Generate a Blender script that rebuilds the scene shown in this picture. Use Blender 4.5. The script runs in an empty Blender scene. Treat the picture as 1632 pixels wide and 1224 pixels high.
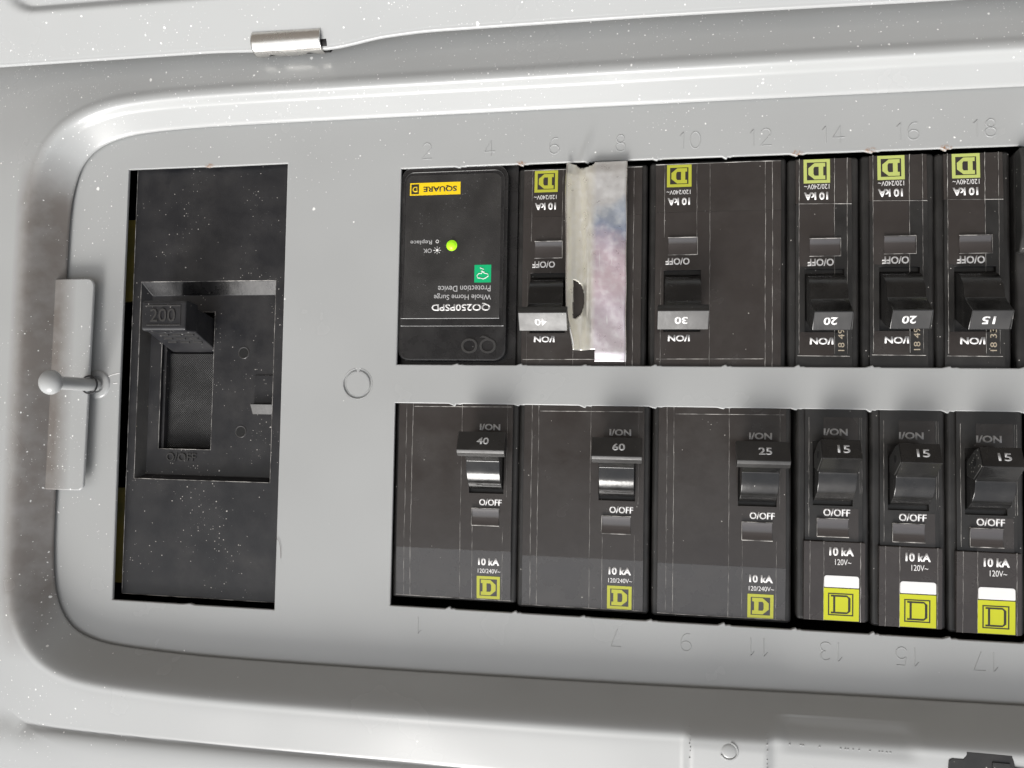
import bpy, bmesh, math, random
from mathutils import Matrix, Vector
random.seed(7)
R_ = math.radians
S = 0.001                                   # everything below is written in millimetres
sc = bpy.context.scene
col = sc.collection

# ------------------------------------------------------------------ frame of the panel in the world
# panel axes: x along the row of breakers, y across the rows, z out of the face. The panel hangs on a wall
# (its face is vertical) and is turned so that the open sky lies beyond the lower long side.
up = Vector((0.18, -1.0, 0.0)).normalized()
ey = Vector((0, 0, -1.0))
ex = ey.cross(up)
W3 = Matrix((ex, ey, up))                    # panel vector -> world vector
W = W3.to_4x4()

# ------------------------------------------------------------------ camera
cam_d = bpy.data.cameras.new('camera'); cam = bpy.data.objects.new('camera', cam_d); col.objects.link(cam)
CX = Vector((0.98620347, 0.01727933, -0.16463333))
CY = Vector((0.01003402, -0.99894831, -0.04473927))
CZ = Vector((-0.16523325, 0.04247009, -0.98533967))
CP = Vector((71.7736, -14.8879, 218.5417)) * S
m = Matrix((CX, -CY, -CZ)).transposed().to_4x4(); m.translation = CP
cam.matrix_world = W @ m
cam_d.sensor_width = 36; cam_d.lens = 1226 / 1632 * 36
cam_d.clip_start = 0.005; cam_d.clip_end = 50
sc.camera = cam

# ------------------------------------------------------------------ daylight
SUN = Vector((-0.17, -0.85, 0.42)).normalized()      # towards the sun, panel axes
sw = W3 @ SUN
elev = math.asin(sw.z)
world = bpy.data.worlds.new('World'); sc.world = world; world.use_nodes = True
wn = world.node_tree
bg = wn.nodes['Background']
sky = wn.nodes.new('ShaderNodeTexSky'); sky.sky_type = 'NISHITA'; sky.sun_disc = False
sky.sun_elevation = elev
sky.sun_rotation = math.atan2(sw.x, sw.y)
sky.air_density = 1.0; sky.dust_density = 4.0; sky.ozone_density = 1.0
hs = wn.nodes.new('ShaderNodeHueSaturation'); hs.inputs['Saturation'].default_value = 0.25
wn.links.new(sky.outputs[0], hs.inputs['Color']); wn.links.new(hs.outputs[0], bg.inputs[0])
bg.inputs[1].default_value = 0.09
sl = bpy.data.lights.new('sun', 'SUN'); sun = bpy.data.objects.new('sun', sl); col.objects.link(sun)
sl.energy = 1.4; sl.angle = R_(23); sl.color = (1.0, 0.975, 0.94)
sun.rotation_euler = sw.to_track_quat('Z', 'Y').to_euler()
sc.view_settings.view_transform = 'Standard'; sc.view_settings.look = 'None'
sc.view_settings.exposure = 1.06; sc.view_settings.gamma = 1

# ------------------------------------------------------------------ materials
def rgb(v):
    return (v[0], v[1], v[2], 1) if not isinstance(v, float) else (v, v, v, 1)
def base_mat(name, color, rough=0.4, metal=0.0, spec=0.5, coat=0.0):
    m = bpy.data.materials.new(name); m.use_nodes = True
    p = m.node_tree.nodes['Principled BSDF']
    p.inputs['Base Color'].default_value = rgb(color)
    p.inputs['Roughness'].default_value = rough
    p.inputs['Metallic'].default_value = metal
    p.inputs['Specular IOR Level'].default_value = spec
    p.inputs['Coat Weight'].default_value = coat
    return m
def N(nt, t, **kw):
    n = nt.nodes.new(t)
    for k, v in kw.items():
        if k.startswith('i_'):
            n.inputs[k[2:].replace('_', ' ')].default_value = v
        else:
            setattr(n, k, v)
    return n
def mth(nt, op, a, b=None, c=None, clamp=False):
    n = nt.nodes.new('ShaderNodeMath'); n.operation = op; n.use_clamp = clamp
    for i, v in enumerate((a, b, c)):
        if v is None: continue
        if isinstance(v, (int, float)): n.inputs[i].default_value = v
        else: nt.links.new(v, n.inputs[i])
    return n.outputs[0]
def ramp(nt, src, a, b, lo=0.0, hi=1.0):
    n = nt.nodes.new('ShaderNodeMapRange'); n.clamp = True
    nt.links.new(src, n.inputs[0])
    n.inputs[1].default_value = a; n.inputs[2].default_value = b
    n.inputs[3].default_value = lo; n.inputs[4].default_value = hi
    return n.outputs[0]
def noise(nt, vec, scale, detail=3, rough=0.55, off=None):
    n = N(nt, 'ShaderNodeTexNoise'); n.inputs['Scale'].default_value = scale
    n.inputs['Detail'].default_value = detail; n.inputs['Roughness'].default_value = rough
    nt.links.new(vec, n.inputs['Vector'])
    return n.outputs['Fac']
def mixc(nt, fac, a, b):
    n = nt.nodes.new('ShaderNodeMix'); n.data_type = 'RGBA'
    if isinstance(fac, (int, float)): n.inputs[0].default_value = fac
    else: nt.links.new(fac, n.inputs[0])
    for i, v in ((6, a), (7, b)):
        if isinstance(v, tuple): n.inputs[i].default_value = v
        else: nt.links.new(v, n.inputs[i])
    return n.outputs[2]
def specks(nt, vec, scale, rad, keep, soft=0.35):
    """white grains: one per Voronoi cell, 'keep' (socket or number) of the cells carry one"""
    v = N(nt, 'ShaderNodeTexVoronoi'); v.inputs['Scale'].default_value = scale
    nz = N(nt, 'ShaderNodeTexNoise'); nz.inputs['Scale'].default_value = scale * 2.2; nz.inputs['Detail'].default_value = 1
    nt.links.new(vec, nz.inputs['Vector'])
    wv = N(nt, 'ShaderNodeVectorMath', operation='MULTIPLY_ADD'); nt.links.new(nz.outputs['Color'], wv.inputs[0])
    wv.inputs[1].default_value = (0.26 / scale,) * 3; nt.links.new(vec, wv.inputs[2])
    nt.links.new(wv.outputs[0], v.inputs['Vector'])
    sep = N(nt, 'ShaderNodeSeparateColor'); nt.links.new(v.outputs['Color'], sep.inputs[0])
    r = mth(nt, 'MULTIPLY', mth(nt, 'ADD', mth(nt, 'POWER', sep.outputs[0], 2.5), 0.38), rad)
    inside = mth(nt, 'MULTIPLY', mth(nt, 'SUBTRACT', r, v.outputs['Distance']), 1.0 / (rad * soft), clamp=True)
    on = mth(nt, 'LESS_THAN', sep.outputs[1], keep)
    return mth(nt, 'MULTIPLY', inside, on)
def local_vec(nt):
    tc = N(nt, 'ShaderNodeTexCoord')
    info = N(nt, 'ShaderNodeObjectInfo')
    add = N(nt, 'ShaderNodeVectorMath', operation='MULTIPLY_ADD')
    nt.links.new(tc.outputs['Object'], add.inputs[0]); add.inputs[1].default_value = (1, 1, 1)
    cmb = N(nt, 'ShaderNodeCombineXYZ')
    for i, k in enumerate((0.9, 0.7, 0.5)):
        nt.links.new(mth(nt, 'MULTIPLY', info.outputs['Random'], k), cmb.inputs[i])
    nt.links.new(cmb.outputs[0], add.inputs[2])
    return tc.outputs['Object'], add.outputs[0]
def bump(nt, h, dist, strength=1.0, normal=None):
    b = N(nt, 'ShaderNodeBump'); b.inputs['Distance'].default_value = dist
    b.inputs['Strength'].default_value = strength
    nt.links.new(h, b.inputs['Height'])
    if normal: nt.links.new(normal, b.inputs['Normal'])
    return b.outputs[0]

def paint_mat(name, color, where=None, rough=0.24, dents=()):
    m = base_mat(name, color, rough, spec=0.5)
    nt = m.node_tree; p = nt.nodes['Principled BSDF']
    v = N(nt, 'ShaderNodeTexCoord').outputs['Object']
    sep = N(nt, 'ShaderNodeSeparateXYZ'); nt.links.new(v, sep.inputs[0])
    x, y = sep.outputs[0], sep.outputs[1]
    n1 = noise(nt, v, 35, 4); n2 = noise(nt, v, 160, 3)
    c = mixc(nt, ramp(nt, n1, 0.3, 0.75, 0, 0.3), rgb(color), rgb([k * 0.95 for k in color]))
    # settled brown dust plus painted shade on the end bevel and hem
    if where == 'trim':
        d = mth(nt, 'ABSOLUTE', mth(nt, 'ADD', x, 0.1135))
        dm = mth(nt, 'MULTIPLY', ramp(nt, d, 0.0035, 0.0095, 1, 0), ramp(nt, n2, 0.2, 0.6, 0.65, 1))
        dm = mth(nt, 'MULTIPLY', dm, ramp(nt, y, 0.066, 0.05, 0, 1))
        dm = mth(nt, 'MULTIPLY', dm, ramp(nt, y, -0.092, -0.07, 0, 1))
        c = mixc(nt, mth(nt, 'MULTIPLY', dm, 0.9), c, (0.165, 0.145, 0.13, 1))
    # white plaster grains, thick towards the upper and end sides, thin elsewhere
    if where in ('trim', 'plate', 'door'):
        top = ramp(nt, y, 0.035, 0.075, 0, 1); lef = ramp(nt, x, -0.075, -0.10, 0, 1)
        dens = mth(nt, 'MAXIMUM', top, lef)
        band = mth(nt, 'MULTIPLY', ramp(nt, y, 0.078, 0.090, 0, 1), ramp(nt, y, 0.094, 0.099, 1, 0.25))
        dens = mth(nt, 'MAXIMUM', dens, band)
        cl = ramp(nt, noise(nt, v, 45, 3), 0.38, 0.66, 0.05, 1)
        dens = mth(nt, 'MULTIPLY', mth(nt, 'ADD', mth(nt, 'MULTIPLY', dens, 1.1), 0.03), cl)
        if where == 'trim':
            dens = mth(nt, 'ADD', dens, mth(nt, 'MULTIPLY', band, 0.30))
        s1 = specks(nt, v, 650, 0.15, dens)
        s2 = specks(nt, v, 230, 0.10, mth(nt, 'MULTIPLY', dens, 0.6))
        s3 = specks(nt, v, 1300, 0.20, mth(nt, 'MULTIPLY', mth(nt, 'MULTIPLY', dens, dens), 0.9))
        s = mth(nt, 'MAXIMUM', mth(nt, 'MAXIMUM', s1, s2), mth(nt, 'MULTIPLY', s3, 0.6))
        c = mixc(nt, s, c, (0.85, 0.85, 0.83, 1))
    # rusty chips on the punched edges
    if where == 'plate':
        ru = None
        for (rx, ry) in ((36.5, 58.9), (113.5, 59.0), (132.5, 59.0), (151.5, 58.9), (-62, 61.9)):
            dx = mth(nt, 'MULTIPLY', mth(nt, 'SUBTRACT', x, rx * S), 0.55); dy = mth(nt, 'SUBTRACT', y, ry * S)
            dd = mth(nt, 'SQRT', mth(nt, 'ADD', mth(nt, 'MULTIPLY', dx, dx), mth(nt, 'MULTIPLY', dy, dy)))
            q = ramp(nt, dd, 0.0002, 0.0010, 1, 0)
            ru = q if ru is None else mth(nt, 'MAXIMUM', ru, q)
        ru = mth(nt, 'MULTIPLY', ru, ramp(nt, noise(nt, v, 1500, 2), 0.42, 0.6, 0, 1))
        c = mixc(nt, ru, c, (0.30, 0.14, 0.055, 1))
    nt.links.new(c, p.inputs['Base Color'])
    nt.links.new(ramp(nt, n1, 0.2, 0.8, rough - 0.01, rough + 0.05), p.inputs['Roughness'])
    h = mth(nt, 'ADD', mth(nt, 'MULTIPLY', noise(nt, v, 900, 2), 0.05), mth(nt, 'MULTIPLY', noise(nt, v, 30, 0), 1.0))
    nrm = bump(nt, noise(nt, v, 22, 1), 0.0012, 1.0)          # hand-sized waviness of thin sheet
    nrm = bump(nt, h, 0.00006, 0.4, nrm)
    if where == 'plate':      # the sheet is dinged above the eighth pole and at the far end of the window
        def blob(x0, y0, k, wx, wy, depth):
            yy = mth(nt, 'SUBTRACT', y, y0 * S)
            xx = mth(nt, 'SUBTRACT', mth(nt, 'SUBTRACT', x, x0 * S), mth(nt, 'MULTIPLY', yy, k))
            q = mth(nt, 'ADD', mth(nt, 'POWER', mth(nt, 'DIVIDE', xx, wx * S), 2.0), mth(nt, 'POWER', mth(nt, 'DIVIDE', yy, wy * S), 2.0))
            return mth(nt, 'MULTIPLY', mth(nt, 'POWER', 2.718, mth(nt, 'MULTIPLY', q, -1.0)), depth * S)
        hh = mth(nt, 'ADD', blob(55.0, 60.5, 0.30, 1.3, 6.0, 0.5), blob(173.5, 60.0, 0.2, 4.0, 7.0, -2.6))
        nrm = bump(nt, hh, 1.0, 1.0, nrm)
    nt.links.new(nrm, p.inputs['Normal'])
    return m

def black_mat(name, color=(0.012, 0.0115, 0.011), rough=0.3, grit=0.02, scratches=True, spec=0.5, gritty_bump=0.0, gritcol=(0.5, 0.48, 0.45, 1)):
    m = base_mat(name, color, rough, spec=spec)
    nt = m.node_tree; p = nt.nodes['Principled BSDF']
    obj, v = local_vec(nt)
    n1 = noise(nt, v, 120, 4)
    haze = mth(nt, 'ADD', ramp(nt, n1, 0.35, 0.75, 0.0, 0.16), ramp(nt, noise(nt, v, 45, 5, 0.7), 0.5, 0.75, 0.0, 0.22))
    c = mixc(nt, haze, rgb(color), (0.09, 0.085, 0.08, 1))
    s1 = specks(nt, v, 1400, 0.20, mth(nt, 'MULTIPLY', ramp(nt, noise(nt, v, 60, 3), 0.45, 0.68, 0.04, 1), grit * 6))
    s2 = specks(nt, v, 420, 0.10, mth(nt, 'MULTIPLY', ramp(nt, noise(nt, v, 40, 3), 0.4, 0.65, 0.1, 1), grit))
    s = mth(nt, 'MAXIMUM', s1, s2)
    c = mixc(nt, s, c, gritcol)
    nt.links.new(c, p.inputs['Base Color'])
    nt.links.new(mth(nt, 'ADD', ramp(nt, n1, 0.3, 0.75, rough - 0.05, rough + 0.15), mth(nt, 'MULTIPLY', s, 0.4)), p.inputs['Roughness'])
    h = noise(nt, v, 260, 3)
    if gritty_bump:
        h = mth(nt, 'ADD', mth(nt, 'MULTIPLY', h, 0.4), mth(nt, 'MULTIPLY', noise(nt, v, 3500, 3), gritty_bump))
    nt.links.new(bump(nt, h, 0.00010, 0.5), p.inputs['Normal'])
    return m

GREY = (0.395, 0.403, 0.400)
M = {
    'trim': paint_mat('grey_enamel_trim', GREY, 'trim'),
    'plate': paint_mat('grey_enamel_plate', GREY, 'plate', rough=0.24),
    'door': paint_mat('grey_enamel_door', GREY, 'door'),
    'paint': paint_mat('grey_enamel', GREY, None),
    'body': black_mat('black_moulded_case', (0.014, 0.0135, 0.013), 0.38, 0.035, gritty_bump=0.35),
    'film': black_mat('black_glossy_face', (0.034, 0.029, 0.027), 0.16, 0.012),  # base lifted towards brown to paint in the reflected surroundings
    'endfilm': black_mat('black_glossy_end_face', (0.034, 0.028, 0.026), 0.20, 0.012),  # same brown lift, painting a reflection into the base colour
    'tape': black_mat('clear_taped_end_face', (0.058, 0.056, 0.056), 0.24, 0.012),  # lighter colour paints the brighter reflection on the tilted end face
    'toggle': black_mat('black_polished_toggle', (0.008, 0.008, 0.008), 0.14, 0.006),
    'rough': black_mat('black_sawn_edge', (0.02, 0.02, 0.019), 0.5, 0.22, gritty_bump=1.5),
    'main': black_mat('black_main_case', (0.014, 0.0145, 0.017), 0.34, 0.13, gritty_bump=0.5),
    'gritwall': black_mat('black_case_with_settled_grit', (0.02, 0.019, 0.018), 0.5, 0.45, gritcol=(0.40, 0.34, 0.25, 1), gritty_bump=1.0),
    'surge': black_mat('black_surge_case', (0.010, 0.010, 0.011), 0.22, 0.008),
    'label_tex': black_mat('black_grained_label', (0.020, 0.019, 0.0185), 0.42, 0.25, gritty_bump=1.6, gritcol=(0.10, 0.10, 0.10, 1)),
    'mainraised': base_mat('dusty_raised_figures', (0.045, 0.044, 0.043), 0.3),  # lighter than the case: painted highlight on raised strokes and rims
    'bar': black_mat('black_handle_bar', (0.02, 0.0195, 0.019), 0.31, 0.01),
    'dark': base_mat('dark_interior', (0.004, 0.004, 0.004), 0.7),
    'white': base_mat('white_print', (0.80, 0.79, 0.78), 0.4),
    'dimwhite': base_mat('grey_print', (0.50, 0.50, 0.50), 0.4),
    'gold': base_mat('worn_stamped_print', (0.42, 0.36, 0.27), 0.5),
    'olive': base_mat('olive_print', (0.46, 0.47, 0.05), 0.35),
    'yellow': base_mat('yellow_green_sticker', (0.56, 0.58, 0.015), 0.35),
    'paleyellow': base_mat('pale_yellow_green_print', (0.50, 0.56, 0.16), 0.35),
    'amber': base_mat('amber_sticker', (0.86, 0.60, 0.01), 0.35),
    'green': base_mat('green_sticker', (0.0, 0.42, 0.16), 0.35),
    'ink': base_mat('dark_ink', (0.03, 0.028, 0.02), 0.45),
    'whiteblock': base_mat('white_plastic', (0.86, 0.86, 0.85), 0.3),
}
def edge_wear_glint():
    m = base_mat('worn_pale_edge', (0.30, 0.29, 0.28), 0.4)
    nt = m.node_tree; p = nt.nodes['Principled BSDF']
    obj, v = local_vec(nt)
    f = ramp(nt, noise(nt, v, 300, 4), 0.38, 0.62, 0, 1)
    nt.links.new(mixc(nt, f, (0.09, 0.085, 0.08, 1), (0.58, 0.56, 0.53, 1)), p.inputs['Base Color'])
    return m
M['wear'] = edge_wear_glint()
def clear_window():
    m = base_mat('smoky_window', (0.05, 0.043, 0.042), 0.16, spec=0.9, coat=0.6)
    return m
M['window'] = clear_window()
def led():
    m = base_mat('green_lit_lamp', (0.35, 0.7, 0.02), 0.25)
    p = m.node_tree.nodes['Principled BSDF']
    p.inputs['Emission Color'].default_value = (0.38, 0.85, 0.01, 1); p.inputs['Emission Strength'].default_value = 0.25
    return m
M['led'] = led()
def zinc(name, tarnish):
    m = base_mat(name, (0.78, 0.77, 0.74), 0.2, metal=1.0)
    nt = m.node_tree; p = nt.nodes['Principled BSDF']
    tc = N(nt, 'ShaderNodeTexCoord').outputs['Object']
    mp = N(nt, 'ShaderNodeMapping'); mp.inputs['Scale'].default_value = (1, 0.12, 1)
    mp.inputs['Rotation'].default_value = (0, 0, 0.12)
    nt.links.new(tc, mp.inputs[0])
    n1 = noise(nt, tc, 110, 4); n2 = noise(nt, mp.outputs[0], 900, 3)
    c = mixc(nt, ramp(nt, n1, 0.35, 0.7, 0, 0.5), (0.80, 0.78, 0.74, 1), (0.62, 0.61, 0.60, 1))
    if tarnish:
        sep = N(nt, 'ShaderNodeSeparateXYZ'); nt.links.new(tc, sep.inputs[0])
        cr = N(nt, 'ShaderNodeValToRGB')
        e = cr.color_ramp.elements
        e[0].position = 0.0; e[0].color = (0.78, 0.72, 0.75, 1)
        e[1].position = 1.0; e[1].color = (0.72, 0.71, 0.69, 1)
        for pos, cc in ((0.25, (0.72, 0.63, 0.70)), (0.45, (0.74, 0.60, 0.65)), (0.60, (0.60, 0.53, 0.62)), (0.68, (0.38, 0.44, 0.58)), (0.74, (0.52, 0.57, 0.64)), (0.80, (0.74, 0.74, 0.74))):
            q = e.new(pos); q.color = (*cc, 1)
        yy = mth(nt, 'ADD', ramp(nt, sep.outputs[1], 0.0, 0.058, 0, 1), ramp(nt, n1, 0.3, 0.7, -0.06, 0.06))
        nt.links.new(yy, cr.inputs[0])
        xm = ramp(nt, sep.outputs[0], 0.0572, 0.0590, 0, 1)
        c = mixc(nt, xm, (0.80, 0.78, 0.70, 1), cr.outputs[0])
        # cloudy oxide
        c = mixc(nt, ramp(nt, noise(nt, tc, 420, 5), 0.45, 0.8, 0, 0.6), c, (0.86, 0.86, 0.85, 1))
        mp2 = N(nt, 'ShaderNodeMapping'); mp2.inputs['Rotation'].default_value = (0, 0, -0.5); mp2.inputs['Scale'].default_value = (1, 0.07, 1)
        nt.links.new(tc, mp2.inputs[0])
        sc_ = ramp(nt, noise(nt, mp2.outputs[0], 1500, 2), 0.66, 0.72, 0, 0.8)
        sc_ = mth(nt, 'MULTIPLY', sc_, ramp(nt, noise(nt, tc, 130, 3), 0.45, 0.6, 0, 1))
        c = mixc(nt, sc_, c, (0.95, 0.95, 0.95, 1))
        s = specks(nt, tc, 700, 0.18, mth(nt, 'MULTIPLY', ramp(nt, sep.outputs[1], 0.03, 0.045, 0.05, 0.5), 0.6))
        c = mixc(nt, s, c, (0.9, 0.9, 0.88, 1))
        nt.links.new(mth(nt, 'ADD', ramp(nt, noise(nt, tc, 420, 5), 0.3, 0.8, 0.25, 0.55), mth(nt, 'MULTIPLY', s, 0.3)), p.inputs['Roughness'])
    else:
        nt.links.new(ramp(nt, n1, 0.3, 0.7, 0.18, 0.34), p.inputs['Roughness'])
    nt.links.new(c, p.inputs['Base Color'])
    h = mth(nt, 'ADD', noise(nt, tc, 160, 3), mth(nt, 'MULTIPLY', n2, 0.08))
    nt.links.new(bump(nt, h, 0.00018, 0.5), p.inputs['Normal'])
    if tarnish: p.inputs['Metallic'].default_value = 0.72
    return m
M['zinc'] = zinc('tarnished_zinc_sheet', True)
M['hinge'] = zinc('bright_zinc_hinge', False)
def weave():
    m = base_mat('black_woven_mat', (0.012, 0.012, 0.012), 0.55)
    nt = m.node_tree; p = nt.nodes['Principled BSDF']
    tc = N(nt, 'ShaderNodeTexCoord').outputs['Object']
    sep = N(nt, 'ShaderNodeSeparateXYZ'); nt.links.new(tc, sep.inputs[0])
    k = 2 * math.pi / 0.00075
    sx = mth(nt, 'SINE', mth(nt, 'MULTIPLY', sep.outputs[0], k)); sy = mth(nt, 'SINE', mth(nt, 'MULTIPLY', sep.outputs[1], k))
    g = mth(nt, 'MULTIPLY', sx, sy)
    f = mth(nt, 'MULTIPLY', ramp(nt, g, 0.55, 0.95, 0, 1), ramp(nt, noise(nt, tc, 90, 3), 0.42, 0.65, 0.1, 1))
    nt.links.new(mixc(nt, f, (0.008, 0.008, 0.008, 1), (0.30, 0.30, 0.30, 1)), p.inputs['Base Color'])
    nt.links.new(bump(nt, g, 0.0001, 0.8), p.inputs['Normal'])
    return m
M['weave'] = weave()
def old_board():
    m = base_mat('olive_brown_board', (0.16, 0.12, 0.035), 0.6)
    nt = m.node_tree; p = nt.nodes['Principled BSDF']
    tc = N(nt, 'ShaderNodeTexCoord').outputs['Object']
    nt.links.new(mixc(nt, ramp(nt, noise(nt, tc, 120, 4), 0.35, 0.65), (0.20, 0.155, 0.03, 1), (0.12, 0.11, 0.035, 1)), p.inputs['Base Color'])
    return m
M['board'] = old_board()

# ------------------------------------------------------------------ mesh helpers (mm in, metres out)
class MB:
    def __init__(self): self.bm = bmesh.new()
    def poly(self, pts):
        return self.bm.faces.new([self.bm.verts.new(Vector(p) * S) for p in pts])
    def box(self, x0, x1, y0, y1, z0, z1, mat=None):
        vs = [self.bm.verts.new(Vector((x, y, z)) * S) for z in (z0, z1) for y in (y0, y1) for x in (x0, x1)]
        for f in ((0, 2, 3, 1), (4, 5, 7, 6), (0, 1, 5, 4), (2, 6, 7, 3), (0, 4, 6, 2), (1, 3, 7, 5)):
            self.bm.faces.new([vs[i] for i in f])
        return vs
    def prism_x(self, prof, x0, x1):
        """closed (y, z) profile, counter-clockwise seen from +x, run along x"""
        a = [self.bm.verts.new(Vector((x0, y, z)) * S) for y, z in prof]
        b = [self.bm.verts.new(Vector((x1, y, z)) * S) for y, z in prof]
        n = len(prof)
        for i in range(n):
            j = (i + 1) % n
            self.bm.faces.new((a[i], a[j], b[j], b[i]))
        self.bm.faces.new(list(reversed(a))); self.bm.faces.new(b)
    def prism_z(self, pts, z0, z1):
        a = [self.bm.verts.new(Vector((x, y, z0)) * S) for x, y in pts]
        b = [self.bm.verts.new(Vector((x, y, z1)) * S) for x, y in pts]
        n = len(pts)
        for i in range(n):
            j = (i + 1) % n
            self.bm.faces.new((a[i], a[j], b[j], b[i]))
        self.bm.faces.new(list(reversed(a))); self.bm.faces.new(b)
    def lathe(self, cx, cy, prof, seg=28, sx=1.0, sy=1.0):
        rings = []
        for r, z in prof:
            if r < 1e-6: rings.append([self.bm.verts.new(Vector((cx, cy, z)) * S)])
            else: rings.append([self.bm.verts.new(Vector((cx + sx * r * math.cos(2 * math.pi * k / seg), cy + sy * r * math.sin(2 * math.pi * k / seg), z)) * S) for k in range(seg)])
        for a, b in zip(rings, rings[1:]):
            for k in range(seg):
                l = (k + 1) % seg
                q = [a[k] if len(a) > 1 else a[0], a[l] if len(a) > 1 else a[0], b[l] if len(b) > 1 else b[0], b[k] if len(b) > 1 else b[0]]
                u = []
                for v in q:
                    if v not in u: u.append(v)
                if len(u) > 2: self.bm.faces.new(u)
    def tube(self, pts, r, seg=6, closed=False):
        pts = [Vector(p) for p in pts]; n = len(pts); rings = []
        for i, p in enumerate(pts):
            a = pts[(i - 1) % n] if (closed or i > 0) else p
            b = pts[(i + 1) % n] if (closed or i < n - 1) else p
            d = (b - a).normalized()
            s = d.cross(Vector((0, 0, 1)))
            s = s.normalized() if s.length > 1e-4 else Vector((1, 0, 0))
            t = s.cross(d)
            rings.append([self.bm.verts.new((p + (s * math.cos(2 * math.pi * k / seg) + t * math.sin(2 * math.pi * k / seg)) * r) * S) for k in range(seg)])
        for i in range(n if closed else n - 1):
            a, b = rings[i], rings[(i + 1) % n]
            for k in range(seg):
                l = (k + 1) % seg
                self.bm.faces.new((a[k], a[l], b[l], b[k]))
        if not closed:
            self.bm.faces.new(rings[0]); self.bm.faces.new(list(reversed(rings[-1])))
    def grid(self, fn, nu, nv):
        vs = [[self.bm.verts.new(Vector(fn(i / nu, j / nv)) * S) for j in range(nv + 1)] for i in range(nu + 1)]
        for i in range(nu):
            for j in range(nv):
                self.bm.faces.new((vs[i][j], vs[i + 1][j], vs[i + 1][j + 1], vs[i][j + 1]))
        return vs
    def mesh(self, name, bevel=0.0, seg=2, angle=35, smooth=True, ang_sel=25):
        bm = self.bm
        bmesh.ops.remove_doubles(bm, verts=bm.verts, dist=1e-7)
        bmesh.ops.recalc_face_normals(bm, faces=bm.faces)
        if bevel:
            es = [e for e in bm.edges if len(e.link_faces) == 2 and e.calc_face_angle(0) > R_(ang_sel)]
            bmesh.ops.bevel(bm, geom=es, offset=bevel * S, segments=seg, profile=0.5, affect='EDGES', clamp_overlap=True)
        me = bpy.data.meshes.new(name); bm.to_mesh(me); bm.free()
        if smooth:
            for p in me.polygons: p.use_smooth = True
            me.set_sharp_from_angle(angle=R_(angle))
        return me
    def build(self, name, mat, parent=None, **kw):
        o = put(self.mesh(name, **kw), name, mat, parent)
        if kw.get('bevel'): weigh(o)
        return o
def weigh(o):
    w = o.modifiers.new('normals', 'WEIGHTED_NORMAL'); w.mode = 'FACE_AREA'; w.weight = 60; w.keep_sharp = True
def put(me, name, mat, parent=None):
    if isinstance(mat, str): mat = M[mat]
    me.materials.clear(); me.materials.append(mat)
    o = bpy.data.objects.new(name, me); col.objects.link(o)
    if parent is not None: o.parent = parent
    else: o.matrix_world = W
    return o
def tag(o, label=None, cat=None, group=None, kind=None):
    for k, v in (('label', label), ('category', cat), ('group', group), ('kind', kind)):
        if v: o[k] = v
    return o
def empty(name, x=0, y=0, rz=0, z=0):
    o = bpy.data.objects.new(name, None); col.objects.link(o); o.empty_display_size = 0.01
    o.matrix_world = W @ Matrix.Translation(Vector((x, y, z)) * S) @ Matrix.Rotation(rz, 4, 'Z')
    return o
def copy_tree(o, parent=None):
    c = o.copy(); col.objects.link(c)
    if parent is not None: c.parent = parent
    for ch in list(o.children): copy_tree(ch, c)
    return c

_tx = {}
def text_mesh(s, w, h, bold=0.0, ext=0.02, spacing=1.0):
    """printed characters as thin raised ink, fitted to w x h mm, centred"""
    key = (s, w, h, bold, ext, spacing)
    if key not in _tx:
        cu = bpy.data.curves.new('lettering', 'FONT'); cu.body = s; cu.size = 1.0; cu.offset = bold
        cu.extrude = 0.0; cu.resolution_u = 4; cu.space_character = spacing
        ob = bpy.data.objects.new('tmp', cu); col.objects.link(ob)
        bpy.context.view_layer.update()
        me = bpy.data.meshes.new_from_object(ob)
        bpy.data.objects.remove(ob); bpy.data.curves.remove(cu)
        xs = [v.co.x for v in me.vertices]; ys = [v.co.y for v in me.vertices]
        cx, cy = (min(xs) + max(xs)) / 2, (min(ys) + max(ys)) / 2
        fx, fy = w / (max(xs) - min(xs)), h / (max(ys) - min(ys))
        bm = bmesh.new(); bm.from_mesh(me); bpy.data.meshes.remove(me)
        for v in bm.verts: v.co = Vector(((v.co.x - cx) * fx, (v.co.y - cy) * fy, 0)) * S
        r = bmesh.ops.extrude_face_region(bm, geom=list(bm.faces))
        for v in [g for g in r['geom'] if isinstance(g, bmesh.types.BMVert)]: v.co.z += ext * S
        bmesh.ops.recalc_face_normals(bm, faces=bm.faces)
        me = bpy.data.meshes.new('lettering'); bm.to_mesh(me); bm.free()
        _tx[key] = me
    return _tx[key]
def text(s, x, y, z, w, h, mat, parent, bold=0.0, rot=0.0, tilt=None, ext=0.02, name='lettering', spacing=1.0):
    me = text_mesh(s, w, h, bold, ext, spacing).copy()
    o = put(me, name, mat, parent)
    mm = Matrix.Translation(Vector((x, y, z)) * S) @ Matrix.Rotation(rot, 4, 'Z')
    if tilt: mm = Matrix.Translation(Vector((x, y, z)) * S) @ Matrix.Rotation(tilt, 4, 'X') @ Matrix.Rotation(rot, 4, 'Z')
    o.matrix_local = mm
    return o

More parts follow.
